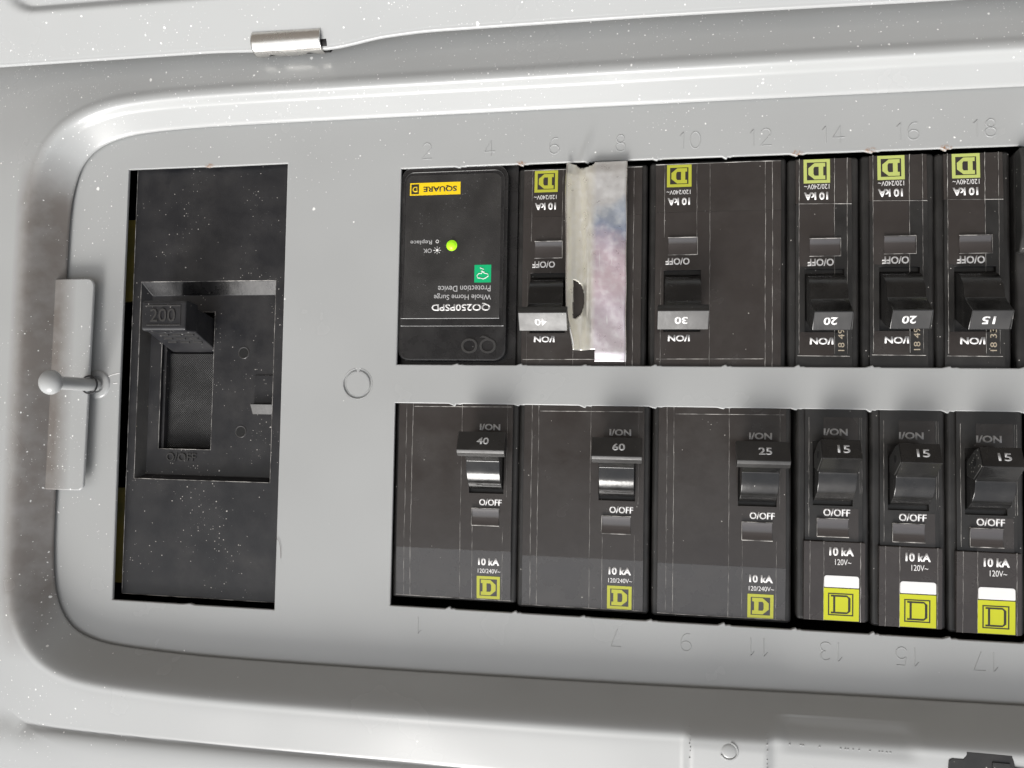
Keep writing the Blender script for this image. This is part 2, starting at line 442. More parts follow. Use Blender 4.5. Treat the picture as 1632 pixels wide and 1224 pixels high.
# ================================================================== the surround (outer cover) with its rolled inner edge
def catmull(P, step):
    out = []
    for i in range(len(P) - 1):
        p0, p1, p2, p3 = [Vector(P[max(0, min(len(P) - 1, k))]) for k in (i - 1, i, i + 1, i + 2)]
        n = max(1, int((p2 - p1).length / step))
        for k in range(n):
            t = k / n
            out.append(0.5 * ((2 * p1) + (-p0 + p2) * t + (2 * p0 - 5 * p1 + 4 * p2 - p3) * t * t + (-p0 + 3 * p1 - 3 * p2 + p3) * t ** 3))
    out.append(Vector(P[-1])); return out
CONT = [(262, 74.0), (200, 74.0), (121, 74.15), (69, 74.15), (31, 74.1), (-15, 74.05), (-47, 74.0), (-68, 73.7), (-82, 73.0), (-90, 72.0), (-97, 70.0),
        (-102, 67.2), (-105.6, 63), (-107.6, 58), (-108.9, 52), (-109.6, 44), (-109.8, 31), (-110.0, 0), (-110.3, -30), (-110.5, -46), (-110.4, -58), (-109.8, -67),
        (-108.5, -73.5), (-106, -79), (-102, -83.2), (-96, -85.9), (-87, -87.5), (-68, -88.6), (-46, -89.0), (-10, -88.9), (28, -88.5), (69, -87.9), (120, -86.8), (168, -86.0), (262, -84.5)]
cont = catmull(CONT, 0.8)
nrm = []
for i, p in enumerate(cont):
    d = (cont[min(i + 1, len(cont) - 1)] - cont[max(i - 1, 0)]).normalized()
    nrm.append(Vector((d.y, -d.x)))        # outward
def sstep(a, b, x):
    t = max(0.0, min(1.0, (x - a) / (b - a))); return t * t * (3 - 2 * t)
def cover_extra(x, y):
    dz = 0.0
    lim = -111.6
    if y < lim: dz += 2.0 * (1 - math.exp(-(lim - y) / 2.2))          # the cover turns up again towards its outer flange
    dz -= 0.25 * math.exp(-((y - lim) / 0.35) ** 2)
    if y < -89.5:                                                     # latch seat pressed into the sheet
        inx = sstep(83.4, 85.4, x) * (1 - sstep(103.8, 106.4, x)); iny = 1 - sstep(-99.5, -92.5, y)
        dz += 1.3 * inx * iny
        chx = sstep(106.8, 110.5, x) * (1 - sstep(137.0, 142.5, x)); chy = (1 - sstep(-93.2, -90.0, y)) * sstep(-99.8, -93.6, y)
        dz -= 1.1 * chx * chy
    return dz
def prof(s):
    # rolled hem, slope, round shoulder, flat
    pts = [(0.0, 0.5), (0.0, 0.9), (0.05, 1.35), (0.25, 1.7), (0.6, 2.0)]
    return pts
PR = [(0.35, 0.55), (0.08, 0.7), (0.0, 0.95), (0.02, 1.25), (0.15, 1.55), (0.4, 1.8)]
def sstep(a, b, x):
    t = max(0.0, min(1.0, (x - a) / (b - a))); return t * t * (3 - 2 * t)
def shoulder(s, nx=0.0, ny=1.0):
    """height of the rolled sheet at distance s outward: a slope rounded over into the outer flat.
    The lower and end sides stand taller and steeper than the hinge side."""
    lo = max(0.0, -ny); hi = max(0.0, ny); sd = abs(nx)
    wsum = lo + hi + sd; lo, hi, sd = lo / wsum, hi / wsum, sd / wsum
    k = 0.62 * hi + 1.30 * lo + 1.15 * sd
    top = 7.6 * hi + 11.2 * lo + 9.6 * sd
    w = 0.36 * hi + 1.5 * lo + 1.1 * sd
    z1 = 1.8 + (s - 0.4) * k + 1.8 * hi * sstep(5.0, 7.5, s)
    z = top - w * math.log(1 + math.exp((top - z1) / w))
    z0 = top - w * math.log(1 + math.exp((top - 1.8) / w))
    z += (1.8 - z0) * sstep(4.0, 0.4, s)
    return z - 0.20 * max(0.0, s - 7.4) * sstep(7.4, 11, s)
s = 0.9
while s < 10: PR.append((s, shoulder(s))); s += 0.25
while s < 14: PR.append((s, shoulder(s))); s += 0.5
while s < 30: PR.append((s, shoulder(s))); s += 0.5
while s < 70: PR.append((s, shoulder(s))); s += 4
b = MB(); bm = b.bm; rows = []
for p, n in zip(cont, nrm):
    row = []
    for s, z in PR:
        q = p + n * s
        if s > 0.5: z = shoulder(s, n.x, n.y)
        zz = z + (cover_extra(q.x, q.y) if s > 4 else 0)
        row.append(bm.verts.new(Vector((q.x, q.y, zz)) * S))
    rows.append(row)
for i in range(len(rows) - 1):
    for j in range(len(PR) - 1):
        bm.faces.new((rows[i][j + 1], rows[i + 1][j + 1], rows[i + 1][j], rows[i][j]))
if sum(f.normal.z for f in bm.faces if not f.normal_update()) < 0: bmesh.ops.reverse_faces(bm, faces=bm.faces)
me = bpy.data.meshes.new('surround'); bm.to_mesh(me); bm.free()
for p in me.polygons: p.use_smooth = True
cover = empty('panel_surround')
tag(cover, 'grey painted steel surround with rolled inner edge framing the breaker plate', 'panel cover')
surround = put(me, 'bevelled_frame', 'trim', cover)
sol = surround.modifiers.new('sheet', 'SOLIDIFY'); sol.thickness = 0.0009; sol.offset = -1
# finger tab cut from the same sheet, with the corners rounded and the edge turned down
def rrect(x0, x1, y0, y1, rs, n=6):
    """rounded rectangle, radii rs = (bl, br, tr, tl)"""
    pts = []
    for (cx, cy, a0, r) in ((x0, y0, 180, rs[0]), (x1, y0, 270, rs[1]), (x1, y1, 0, rs[2]), (x0, y1, 90, rs[3])):
        sx = 1 if cx == x0 else -1; sy = 1 if cy == y0 else -1
        if r <= 0: pts.append((cx, cy)); continue
        for k in range(n + 1):
            a = R_(a0 + 90 * k / n)
            pts.append((cx + sx * r + r * math.cos(a), cy + sy * r + r * math.sin(a)))
    return pts
b = MB()
tabp = rrect(-113.6, -98.1, -40.2, 26.3, (0, 2.0, 2.4, 0))
tabp = [(x - (0.9 if x > -105 else 0) * (26.3 - y) / 66.5, y) for x, y in tabp]
b.prism_z(tabp, 2.3, 3.4)
b.build('finger_tab', 'trim', cover, bevel=0.4, seg=3)
def surf(x, y):
    ye = -87.9 + (x - 69) * 1.1 / 51
    return shoulder(ye - y, 0.0, -1.0) + cover_extra(x, y)
# pressed ring on the latch seat
def ring_pts(cx, cy, r, a0, a1, z, n=22):
    return [(cx + r * math.cos(R_(a0 + (a1 - a0) * k / n)), cy + r * math.sin(R_(a0 + (a1 - a0) * k / n)), z) for k in range(n + 1)]
zs = surf(94.9, -99.3)
b = MB(); b.lathe(94.9, -99.3, [(0, zs + 0.30), (1.3, zs + 0.28), (1.75, zs + 0.12), (2.1, zs - 0.1)], seg=24)
b.build('pressed_dimple', 'trim', cover)
b = MB(); b.tube(ring_pts(94.9, -99.3, 2.15, -150, 75, zs + 0.02), 0.28, 6)
b.build('dimple_ring', 'trim', cover)
# welded / burred ridges at the sides of the seat
b = MB()
for xx in (85.2, 104.4):
    y = -94.6
    while y > -104:
        r = random.uniform(0.12, 0.26)
        z0 = surf(xx, y); b.lathe(xx + random.uniform(-0.15, 0.15), y, [(0, z0 + r * 0.9), (r * 0.8, z0 + r * 0.6), (r, z0 - 0.2)], seg=7); y -= random.uniform(0.8, 2.0)
x = 110.0
while x < 137:
    if random.random() < 0.6: z0 = surf(x, -96.9); b.lathe(x, -96.9 + random.uniform(-.05, .05), [(0, z0 + .15), (0.2, z0 + .1), (0.3, z0 - .1)], seg=7)
    x += random.uniform(0.5, 1.4)
b.build('weld_beads', 'trim', cover)
# black plate laid on the surround for the shade inside the latch slot
la = empty('door_latch')
tag(la, 'black stepped door latch showing at the bottom right corner of the surround', 'latch')
b = MB()
b.prism_z([(147.3, -112.0), (147.3, -97.4), (148.0, -96.8), (150.6, -96.8), (151.1, -95.8), (151.3, -94.9), (161.6, -94.9), (161.9, -96.2), (162.2, -97.8), (166, -98.2), (185, -98.4), (185, -112)], 5.5, surf(155, -97) + 0.25)
b.build('latch_plate', M['body'], la, bevel=0.15, seg=2)
zl = surf(155, -97) + 0.25; b = MB(); b.box(157.0, 161.0, -99.4, -96.8, zl - 0.1, zl + 0.3); b.build('latch_slider', M['rough'], la, bevel=0.15)

# ================================================================== open door above, with its hinge
dr = empty('open_door')
tag(dr, 'open grey painted door folded back above the breakers', 'door')
def hem(x):      # lower edge line of the door: a shallow wave where the hinge sits
    return 93.6 - 1.3 * sstep(-60, -22, x) * (1 - sstep(-20, -2, x)) + 2.0 * sstep(-22, 14, x) - 1.0 * sstep(60, 170, x)
def door_fn(u, v):
    x = -190 + 430 * u
    #     # v rows: hem roll first, then the sheet
    y0 = hem(x)
    if v < 0.08:
        a = v / 0.08 * math.pi * 0.75 - 0.35 * math.pi
        return (x, y0 + 0.22 - 0.22 * math.cos(a * 0.9), 9.4 + 0.22 * math.sin(a))
    t = (v - 0.08) / 0.92
    yy = y0 + 0.5 + 62 * t ** 1.25
    z = 9.6 + (yy - y0 - 0.5) * 0.42
    # pressed inner panel with rounded corner
    cx, cy, r = -113.0, 116.0, 9.0
    ylim = 107.3 + 0.0045 * (x + 60)
    dx = max(0, cx - x); dy = max(0, cy - yy)
    d = math.hypot(dx, dy) if (x < cx) else dy
    inside = sstep(r + 0.9, r - 2.2, d)
    z -= 1.9 * inside
    return (x, yy, z)
b = MB(); b.grid(door_fn, 260, 150)
for f in b.bm.faces: f.normal_update()
if sum(f.normal.z for f in b.bm.faces) < 0: bmesh.ops.reverse_faces(b.bm, faces=b.bm.faces)
o = b.build('door_sheet', 'door', dr, angle=180)
sol = o.modifiers.new('sheet', 'SOLIDIFY'); sol.thickness = 0.0006; sol.offset = -1
# hinge knuckle
HX0, HX1 = -42.6, -21.2
def barrel(x0, x1, yc, zc, r, a0, a1, th, name, parent, mat, notch=None, n=24):
    b = MB()
    def fn(u, v):
        x = x0 + (x1 - x0) * u; aa = a1
        if notch:
            for (c, w, d) in notch:
                q = abs(u - c) / w
                if q < 1: aa = a1 + (d * (0.5 + 0.5 * math.cos(q * math.pi)))
        a = R_(a0 + (aa - a0) * v)
        return (x, yc + r * math.cos(a), zc + r * math.sin(a))
    b.grid(fn, 60, n)
    o = b.build(name, mat, parent, angle=50)
    sol = o.modifiers.new('t', 'SOLIDIFY'); sol.thickness = th * S; sol.offset = -1
    return o
hg = barrel(HX0, HX1, 94.9, 9.0, 3.7, 15, 200, 0.6, 'hinge', dr, 'hinge', notch=[(0.24, 0.13, -26), (0.80, 0.14, -26)])
b = MB(); b.prism_x([(94.2 + 2.5 * math.cos(2 * math.pi * k / 20), 8.4 + 2.5 * math.sin(2 * math.pi * k / 20)) for k in range(20)], HX0 + 0.7, HX1 + 1.4)
b.build('hinge_pin', M['dark'], hg)

# ================================================================== dead front plate with its punched windows
df = empty('breaker_plate')
tag(df, 'grey painted inner plate with windows punched round the breakers', 'dead front')
def curve_plate(name, loops, z, th, bev, parent, mat):
    cu = bpy.data.curves.new(name, 'CURVE'); cu.dimensions = '2D'; cu.fill_mode = 'BOTH'
    cu.extrude = (th / 2 - bev) * S; cu.bevel_depth = bev * S; cu.bevel_resolution = 3; cu.offset = -bev * S
    for L in loops:
        sp = cu.splines.new('POLY'); sp.points.add(len(L) - 1); sp.use_cyclic_u = True
        for q, (x, y) in zip(sp.points, L): q.co = (x * S, y * S, 0, 1)
    ob = bpy.data.objects.new('tmp', cu); col.objects.link(ob); bpy.context.view_layer.update()
    me = bpy.data.meshes.new_from_object(ob); bpy.data.objects.remove(ob); bpy.data.curves.remove(cu)
    for v in me.vertices: v.co.z += (z - th / 2) * S
    for p in me.polygons: p.use_smooth = True
    me.set_sharp_from_angle(angle=R_(40))
    me.name = name
    return put(me, name, mat, parent)
PITCH = 19.05
def window_loop(x0, x1, y0, y1, n, skip_top=(), skip_bot=(), flip=1, last=None):
    """clockwise hole outline; small burrs are left at every pole boundary"""
    pts = [(x0, y0)]
    rr = random.Random(int(x0 * 7 + y0 * 13) + 5)
    def burr(i, y, dirn):
        c = x0 + i * PITCH - 0.6 + rr.uniform(-.5, .4); h = rr.uniform(0.35, 0.75) * dirn
        w = rr.uniform(1.3, 2.2)
        return [(c - w, y), (c - 0.5, y + h * 0.9), (c - 0.1, y + h), (c + 0.25, y + h * 0.15), (c + w * 0.7, y + h * 0.35), (c + w, y)]
    top = [(x0, y1)]
    for i in range(1, n):
        top += burr(i, y1, -1)
    top.append((x1, y1))
    bot = []
    for i in range(1, n):
        bot += burr(i, y0, 1)
    bot.append((x1, y0))
    return pts + top + list(reversed(bot))
UP0, UP1 = 0.0, 58.75
LO0, LO1 = -70.6, -11.4
outer = [(-125, -98), (250, -98), (250, 84), (-125, 84)]
mainw = [(-89.9, -73.95), (-90.2, -10), (-90.0, 61.75), (-64, 61.75), (-62.6, 61.45), (-61, 61.6), (-36, 61.75), (-35.9, -20), (-36.0, -73.95), (-62, -74.0), (-63.5, -73.6), (-66, -73.95)]
upw = window_loop(0.35, 190.0, UP0, UP1, 10)
low = window_loop(0.15, 174.0, LO0, LO1, 10)
low = [q for q in low if q[0] <= 174.0]
# C shaped shear of the knockout
kx, ky = -11.56, -5.85
cs = []
for k in range(41):
    a = R_(98 + (344) * k / 40); cs.append((kx + 4.5 * math.cos(a), ky + 4.5 * math.sin(a)))
for k in range(41):
    a = R_(82 + 360 - (344) * k / 40 ) ; cs.append((kx + 3.75 * math.cos(a), ky + 3.75 * math.sin(a)))
plate = curve_plate('plate', [outer, mainw, upw, low, cs], 0.0, 1.1, 0.3, df, 'plate')
b = MB(); b.lathe(kx, ky, [(0, -0.35), (5.2, -0.35), (5.2, -1.6), (0, -1.6)], seg=32); b.build('knockout_backing', 'paint', df)
b = MB(); b.tube(ring_pts(kx, ky, 4.55, 100, 440, -0.03, 40), 0.13, 6); b.tube(ring_pts(kx, ky, 3.70, 100, 440, -0.05, 40), 0.10, 6)
b.build('knockout_lip', 'plate', df)
# stamped pole numbers: thin single-stroke figures standing a little proud
def arc(cx, cy, rx, ry, a0, a1, n=12):
    return [(cx + rx * math.cos(R_(a0 + (a1 - a0) * k / n)), cy + ry * math.sin(R_(a0 + (a1 - a0) * k / n))) for k in range(n + 1)]
DIG = {
    '0': [arc(0, 0, .30, .5, 90, 450, 24)],
    '1': [[(-.16, .28), (.04, .5), (.04, -.5)]],
    '2': [arc(0, .24, .27, .26, 160, -25, 10) + [(-.30, -.5), (.32, -.5)]],
    '3': [arc(-.02, .25, .26, .25, 150, -90, 10), arc(-.02, -.25, .29, .25, 90, -150, 10)],
    '4': [[(.10, -.5), (.10, .5), (-.32, -.2), (.34, -.2)]],
    '5': [[(.26, .5), (-.20, .5), (-.24, .08)] + arc(-.0, -.17, .29, .32, 140, -150, 12)],
    '6': [[(.20, .48)] + arc(.06, -.1, .36, .58, 100, 190, 8) + arc(0, -.22, .29, .28, 180, 530, 20)],
    '7': [[(-.28, .5), (.30, .5), (-.06, -.5)]],
    '8': [arc(0, .26, .23, .24, 90, 450, 18), arc(0, -.24, .29, .26, 90, 450, 20)],
    '9': [[(-.20, -.48)] + arc(-.06, .1, .36, .58, 280, 370, 8) + arc(0, .22, .29, .28, 0, 350, 20)],
}
def stamped(s, x, y, h, rot):
    b = MB(); adv = 0.80; n = len(s)
    for i, c in enumerate(s):
        ox = (i - (n - 1) / 2) * adv * (0.92 if '1' in s else 1)
        for st in DIG[c]:
            P = []
            for px, py in st:
                qx, qy = (px + ox) * h, py * h
                if rot: qx, qy = -qx, -qy
                P.append((x + qx, y + qy, -0.02))
            b.tube(P, 0.16, 6)
    o = b.build('pole_number', 'plate', df)
    return o
for i in range(10):
    stamped(str(2 * i + 2), 8.2 + i * 19.06, 63.7, 4.7, False)
for i in range(9):
    if i in (1, 2): continue
    stamped(str(2 * i + 1), 8.9 + i * 18.95, -75.8, 4.7, True)
# scratches in the enamel at the end of the plate
b = MB()
b.tube([(-94.4, -4.4, 0.01), (-92.6, -3.7, 0.03), (-90.4, -3.3, 0.01)], 0.10, 5); b.tube([(-92.5, -6.6, 0.01), (-91.0, -6.4, 0.0)], 0.12, 5)
b.build('scratch', 'white', df)
b = MB(); b.tube([(-36.2, -52.5, 0.05), (-35.0, -53.2, 0.3), (-34.4, -55.5, 0.25), (-34.3, -58.5, 0.05)], 0.05, 4)
tag(put(b.mesh('hair'), 'hair', base_mat('brown_hair', (0.09, 0.06, 0.04), 0.4)), 'tiny dark hair lying on the plate beside the main breaker', 'hair')
b = MB(); b.lathe(-98.0, -6.9, [(2.4, 0.0), (2.6, 0.5), (3.9, 0.5), (4.3, 0.3), (4.5, 0.0)], seg=32); b.build('collar', 'plate', df)

# ---- knob
kn = empty('pull_knob', -98.3, -7.15)
tag(kn, 'round grey painted knob on a short stem on the finger tab', 'knob')
b = MB(); b.lathe(0, 0, [(0, 0.5), (2.0, 0.5), (2.0, 17.5), (0, 17.5)], seg=28); b.build('stem', 'paint', kn)
b = MB()
pr = [(0, 16.6)] + [(3.5 * math.sin(R_(a)), 19.3 - 2.6 * math.cos(R_(a))) for a in range(15, 180, 11)] + [(0, 21.9)]
b.lathe(0, 0, pr, seg=36, sy=1.05); b.build('head', 'paint', kn, angle=180)
b = MB(); b.tube(ring_pts(0, 0, 2.75, 0, 360, 3.35, 26)[:-1], 0.28, 6, closed=True); b.build('hole_rim', M['main'], kn)

# ================================================================== ground plane, unseen, added for bounced light and reflections
b = MB()
gme = bpy.data.meshes.new('ground'); gme.from_pydata([(-60, -60, -1.3), (60, -60, -1.3), (60, 60, -1.3), (-60, 60, -1.3)], [], [(0, 1, 2, 3)])
gm = base_mat('dry_concrete_ground', (0.34, 0.31, 0.28), 0.9)
gnt = gm.node_tree; gv = N(gnt, 'ShaderNodeTexCoord').outputs['Object']
gnt.links.new(mixc(gnt, noise(gnt, gv, 1.5, 5), (0.10, 0.09, 0.08, 1), (0.17, 0.15, 0.13, 1)), gnt.nodes['Principled BSDF'].inputs['Base Color'])
gr = put(gme, 'ground', gm); gr.matrix_world = Matrix.Identity(4); gr['kind'] = 'structure'
# ================================================================== enclosure behind
b = MB(); b.box(-120, 215, -95, 82, -60, -58); b.box(-122, -120, -95, 82, -60, -3); b.box(-120, 215, 80, 82, -58, -3); b.box(-120, 215, -97, -95, -58, -3); b.box(213, 215, -95, 80, -58, -3)
tag(b.build('enclosure_back', 'dark'), None, None, None, 'structure')
for (y0, y1) in ((20.5, 47.0), (-70, -40)):
    b = MB(); b.box(-97, -89.3, y0, y1, -9, -6)
    b.build('insulating_board', 'board')
    o = bpy.data.objects[-1] if False else None
bds = [o for o in bpy.data.objects if o.name.startswith('insulating_board')]
for o, l in zip(bds, ('olive brown board seen in the gap beside the upper half of the main breaker', 'olive brown board seen in the gap beside the lower half of the main breaker')):
    tag(o, l, 'board', 'boards behind the gap of the main breaker')

# ================================================================== main breaker
mb = empty('main_breaker')
tag(mb, 'large black 200 amp main breaker at the left with toggle up', 'main breaker')
b = MB()
X0, X1, Y0, Y1 = -88.9, -32.0, -72.6, 66.0
RX0, RX1, RY0, RY1 = -86.2, -40.1, -36.4, 26.1       # recess rim
IX0, IX1, IY0, IY1 = -84.0, -40.3, -35.2, 22.0       # recess floor
WX0, WX1, WY0, WY1 = -80.2, -62.0, -27.0, 16.8       # toggle well
ZT, ZF, ZW = -3.0, -6.0, -15.0
def frame_faces(b, o, i, zo, zi):
    a = [(o[0], o[2], zo), (o[1], o[2], zo), (o[1], o[3], zo), (o[0], o[3], zo)]
    c = [(i[0], i[2], zi), (i[1], i[2], zi), (i[1], i[3], zi), (i[0], i[3], zi)]
    for k in range(4):
        l = (k + 1) % 4
        b.poly([a[k], a[l], c[l], c[k]])
frame_faces(b, (X0, X1, Y0, Y1), (X0, X1, Y0, Y1), -40, ZT)
frame_faces(b, (X0, X1, Y0, Y1), (RX0, RX1, RY0, RY1), ZT, ZT)
frame_faces(b, (RX0, RX1, RY0, RY1), (IX0, IX1, IY0, IY1), ZT, ZF)
frame_faces(b, (IX0, IX1, IY0, IY1), (WX0, WX1, WY0, WY1), ZF, ZF)
frame_faces(b, (WX0, WX1, WY0, WY1), (WX0, WX1, WY0, WY1), ZF, ZW)
b.poly([(WX0, WY0, ZW), (WX1, WY0, ZW), (WX1, WY1, ZW), (WX0, WY1, ZW)])
b.build('case', 'main', mb, bevel=0.14, seg=2)
b = MB(); b.poly([(RX0 + .1, RY0 + .3, ZT + .02 - .1), (IX0 - .05, IY0 + .3, ZF + .08), (IX0 - .05, IY1 - 6, ZF + .08), (RX0 + .1, RY1 - 8, ZT + .02 - .1)])
b.build('gritty_ledge', 'gritwall', mb)
b = MB(); b.box(-79.2, -62.2, -26.7, 3.7, -14, -9.0); b.build('woven_mat', 'weave', mb, bevel=0.2)
b = MB(); b.box(-80.1, -79.0, -26.9, 8.0, -14, -7.0); b.build('well_ledge', 'main', mb, bevel=0.15)
for (hx, hy) in ((-51.75, 3.8), (-51.9, -21.0)):
    b = MB(); b.lathe(hx, hy, [(1.95, ZF + 0.02), (1.8, ZF + 0.16), (1.55, ZF + 0.12), (1.45, ZF + 0.05), (1.4, ZF + 0.03), (0, ZF + 0.03)], seg=24)
    o = b.build('screw_hole', 'mainraised', mb)
    b = MB(); b.lathe(hx, hy, [(0, ZF + 0.09), (1.5, ZF + 0.09)], seg=24); b.build('hole_bore', 'dark', o)  # flat black disc paints the shade inside the hole
for L in ([(RX0, RY0, ZT), (RX1, RY0, ZT), (RX1, RY1, ZT), (RX0, RY1, ZT)], [(WX0, WY0, ZF), (WX1, WY0, ZF), (WX1, WY1, ZF), (WX0, WY1, ZF)], [(X0, Y0, ZT), (X1, Y0, ZT), (X1, Y1, ZT), (X0, Y1, ZT)]):
    b = MB(); P = []
    for k in range(4):
        p, q = Vector(L[k]), Vector(L[(k + 1) % 4])
        for j in range(12): P.append(p.lerp(q, j / 12) + Vector((random.uniform(-.03, .03), random.uniform(-.03, .03), -0.05)))
    b.tube(P, 0.09, 4, closed=True); b.build('worn_edge', 'wear', mb)  # pale tubes paint the highlight along the main breaker's edges
b = MB(); b.poly([(RX0 + 0.6, RY1 - 0.25, ZT - 0.10), (RX1 - 0.1, RY1 - 0.25, ZT - 0.10), (IX1 - 0.1, IY1 + 0.15, ZF + 0.16), (IX0 + 0.3, IY1 + 0.15, ZF + 0.16)]); b.build('sloping_ledge', 'surge', mb)
# small trip window on the right
b = MB(); b.prism_x([(-15.6, ZF), (-15.5, ZF + 0.25), (-12.4, ZF + 2.1), (-12.2, ZF)], -48.0, -40.2); b.build('trip_ledge', 'bar', mb, bevel=0.12)
b = MB(); b.box(-47.6, -40.2, -12.1, -3.3, ZF, ZF + 0.35); b.build('trip_window', 'main', mb, bevel=0.1)
text('O/OFF', -71.9, -29.5, ZF + 0.02, 10.2, 2.5, 'mainraised', mb, bold=0.0, ext=0.32, name='raised_lettering')
# toggle
hd = MB()
hd.prism_x([(2.8, -13), (13.5, -13), (17.0, 4.5), (16.4, 5.0), (10.2, 5.0), (9.6, 4.5)], -78.6, -62.6)
h = hd.build('toggle', 'main', mb, bevel=0.6, seg=3)
b = MB(); b.prism_x([(9.1, 4.4), (17.6, 4.4), (18.1, 10.2), (17.6, 11.0), (9.4, 11.0), (8.8, 10.2)], -75.7, -61.4)
b.build('grip', 'main', h, bevel=0.5, seg=3)
b = MB(); b.tube([(-74.6, 16.4, 11.0), (-63.0, 16.4, 11.0), (-63.0, 10.6, 11.0), (-74.0, 10.6, 11.0)], 0.2, 6)
b.build('grip_frame', 'mainraised', h)
text('200', -68.7, 13.5, 10.98, 8.2, 3.9, 'mainraised', h, ext=0.30, name='raised_lettering')
# two rows of stacked ridges on the underside of the toggle
b = MB()
for k in range(3):
    xx = -75.5 + k * 4.3
    for q in range(3):
        z = 2.2 - q * 2.3; y = 9.55 - (4.5 - z) / 17.5 * 6.8
        b.box(xx, xx + 3.0, y - 0.35, y + 0.3, z - 0.35, z + 0.35)
b.build('grip_ridges', 'mainraised', h, bevel=0.1)

# ================================================================== surge protector
sp = empty('surge_protector')
tag(sp, 'black surge protection module with yellow and green stickers, upper left window', 'surge protector')
b = MB(); b.box(0.2, 35.6, -3.0, 62.0, -40, -3.2); b.build('case', 'surge', sp, bevel=0.4)
b = MB(); b.prism_z(rrect(0.35, 33.0, 1.1, 59.2, (3.4, 3.6, 3.8, 3.2), 8), -6, -0.75)
b.build('front', 'surge', sp, bevel=0.7, seg=3)
b = MB(); b.prism_z(rrect(1.4, 31.9, 11.4, 57.6, (0.3, 0.3, 3.0, 2.8), 8), -1.2, -0.55); b.build('raised_panel', 'surge', sp, bevel=0.2, seg=2)
b = MB(); b.prism_z(rrect(1.9, 30.9, 13.9, 56.6, (0.2, 0.2, 2.4, 2.2), 8), -0.6, -0.47); lb = b.build('label', 'label_tex', sp)
b = MB(); b.tube([(1.2, 13.7, -0.5), (30.9, 13.7, -0.5)], 0.09, 5); b.tube([(1.2, 11.5, -0.62), (32.2, 11.5, -0.62)], 0.12, 5)
b.build('seam', M['dimwhite'], sp)
ZL = -0.46
b = MB(); b.tube([(x, y, -0.84) for x, y in rrect(0.62, 32.7, 1.4, 58.9, (3.2, 3.4, 3.6, 3.0), 8)], 0.10, 4, closed=True); b.build('rim', 'mainraised', sp)  # lighter tube paints the highlight round the front's edge
b = MB(); b.tube([(x, y, -0.56) for x, y in rrect(1.5, 31.8, 11.5, 57.5, (0.3, 0.3, 3.0, 2.8), 8)], 0.09, 4, closed=True); b.build('rim', 'mainraised', sp)  # likewise a painted highlight round the raised panel
def flat(name, x0, x1, y0, y1, z, mat, parent, th=0.03):
    b = MB(); b.box(x0, x1, y0, y1, z, z + th); return b.build(name, mat, parent, smooth=False)
flat('sticker', 3.15, 18.6, 50.55, 54.3, ZL, 'amber', sp)
PI = math.pi
text('SQUARE', 12.4, 52.45, ZL + 0.03, 10.2, 1.9, 'ink', sp, bold=0.03, rot=PI)
flat('logo_block', 3.55, 5.9, 50.95, 53.9, ZL + 0.03, 'ink', sp)
text('D', 4.7, 52.4, ZL + 0.06, 1.5, 1.7, 'amber', sp, bold=0.02, rot=PI)
flat('green_sticker', 23.3, 28.3, 24.2, 29.4, ZL, 'green', sp)
def stroke(parent, mat, lines, r, z, name, sx=1, sy=1, ox=0, oy=0, rot=False):
    b = MB()
    for L in lines:
        b.tube([((-x if rot else x) * sx + ox, (-y if rot else y) * sy + oy, z) for x, y in L], r, 5)
    return b.build(name, mat, parent)
stroke(sp, 'white', [[(-1.5, .1), (-1.7, .7), (-1.0, 1.2), (-.2, 1.55), (.6, 1.3), (1.5, 1.2), (1.7, .5), (1.1, -.1), (.4, .0), (.1, -.5), (-.6, -.1), (-1.5, .1)][::-1], [(-.5, -.5), (.5, -.75), (-.3, -1.3), (.8, -1.7)]], 0.13, ZL + 0.05, 'cloud_mark', ox=25.8, oy=26.8, rot=True, sx=1.0, sy=1.0)
text('QO250PSPD', 19.4, 17.1, ZL, 17.6, 2.35, 'white', sp, bold=0.02, rot=PI)
text('Whole Home Surge', 19.8, 20.15, ZL, 17.2, 2.0, 'dimwhite', sp, rot=PI)
text('Protection Device', 20.3, 22.45, ZL, 15.8, 1.75, 'dimwhite', sp, rot=PI)
text('Replace', 6.95, 36.55, ZL, 6.6, 1.55, 'dimwhite', sp, rot=PI)
text('OK', 8.95, 33.85, ZL, 2.6, 1.25, 'dimwhite', sp, rot=PI)
b = MB(); b.tube([(11.9 + .42 * math.cos(R_(a)), 36.6 + .42 * math.sin(R_(a)), ZL + .02) for a in range(0, 360, 30)], 0.09, 5, closed=True); b.build('lamp_off_mark', 'white', sp)
b = MB(); b.lathe(11.9, 33.95, [(0, ZL + .06), (.42, ZL + .06), (.42, ZL)], seg=16)
for k in range(8):
    a = R_(45 * k); b.tube([(11.9 + .62 * math.cos(a), 33.95 + .62 * math.sin(a), ZL + .03), (11.9 + 1.15 * math.cos(a), 33.95 + 1.15 * math.sin(a), ZL + .03)], 0.07, 4)
b.build('lamp_on_mark', 'white', sp)
b = MB(); b.lathe(16.3, 35.3, [(1.62, ZL), (1.55, ZL + .12), (1.45, ZL + .12), (1.2, ZL + .62), (0.7, ZL + .95), (0, ZL + 1.05)], seg=28); b.build('indicator_light', 'led', sp)
text('QO', 24.9, 6.0, -0.78, 10.4, 5.2, 'mainraised', sp, rot=PI, ext=0.3, name='raised_lettering')

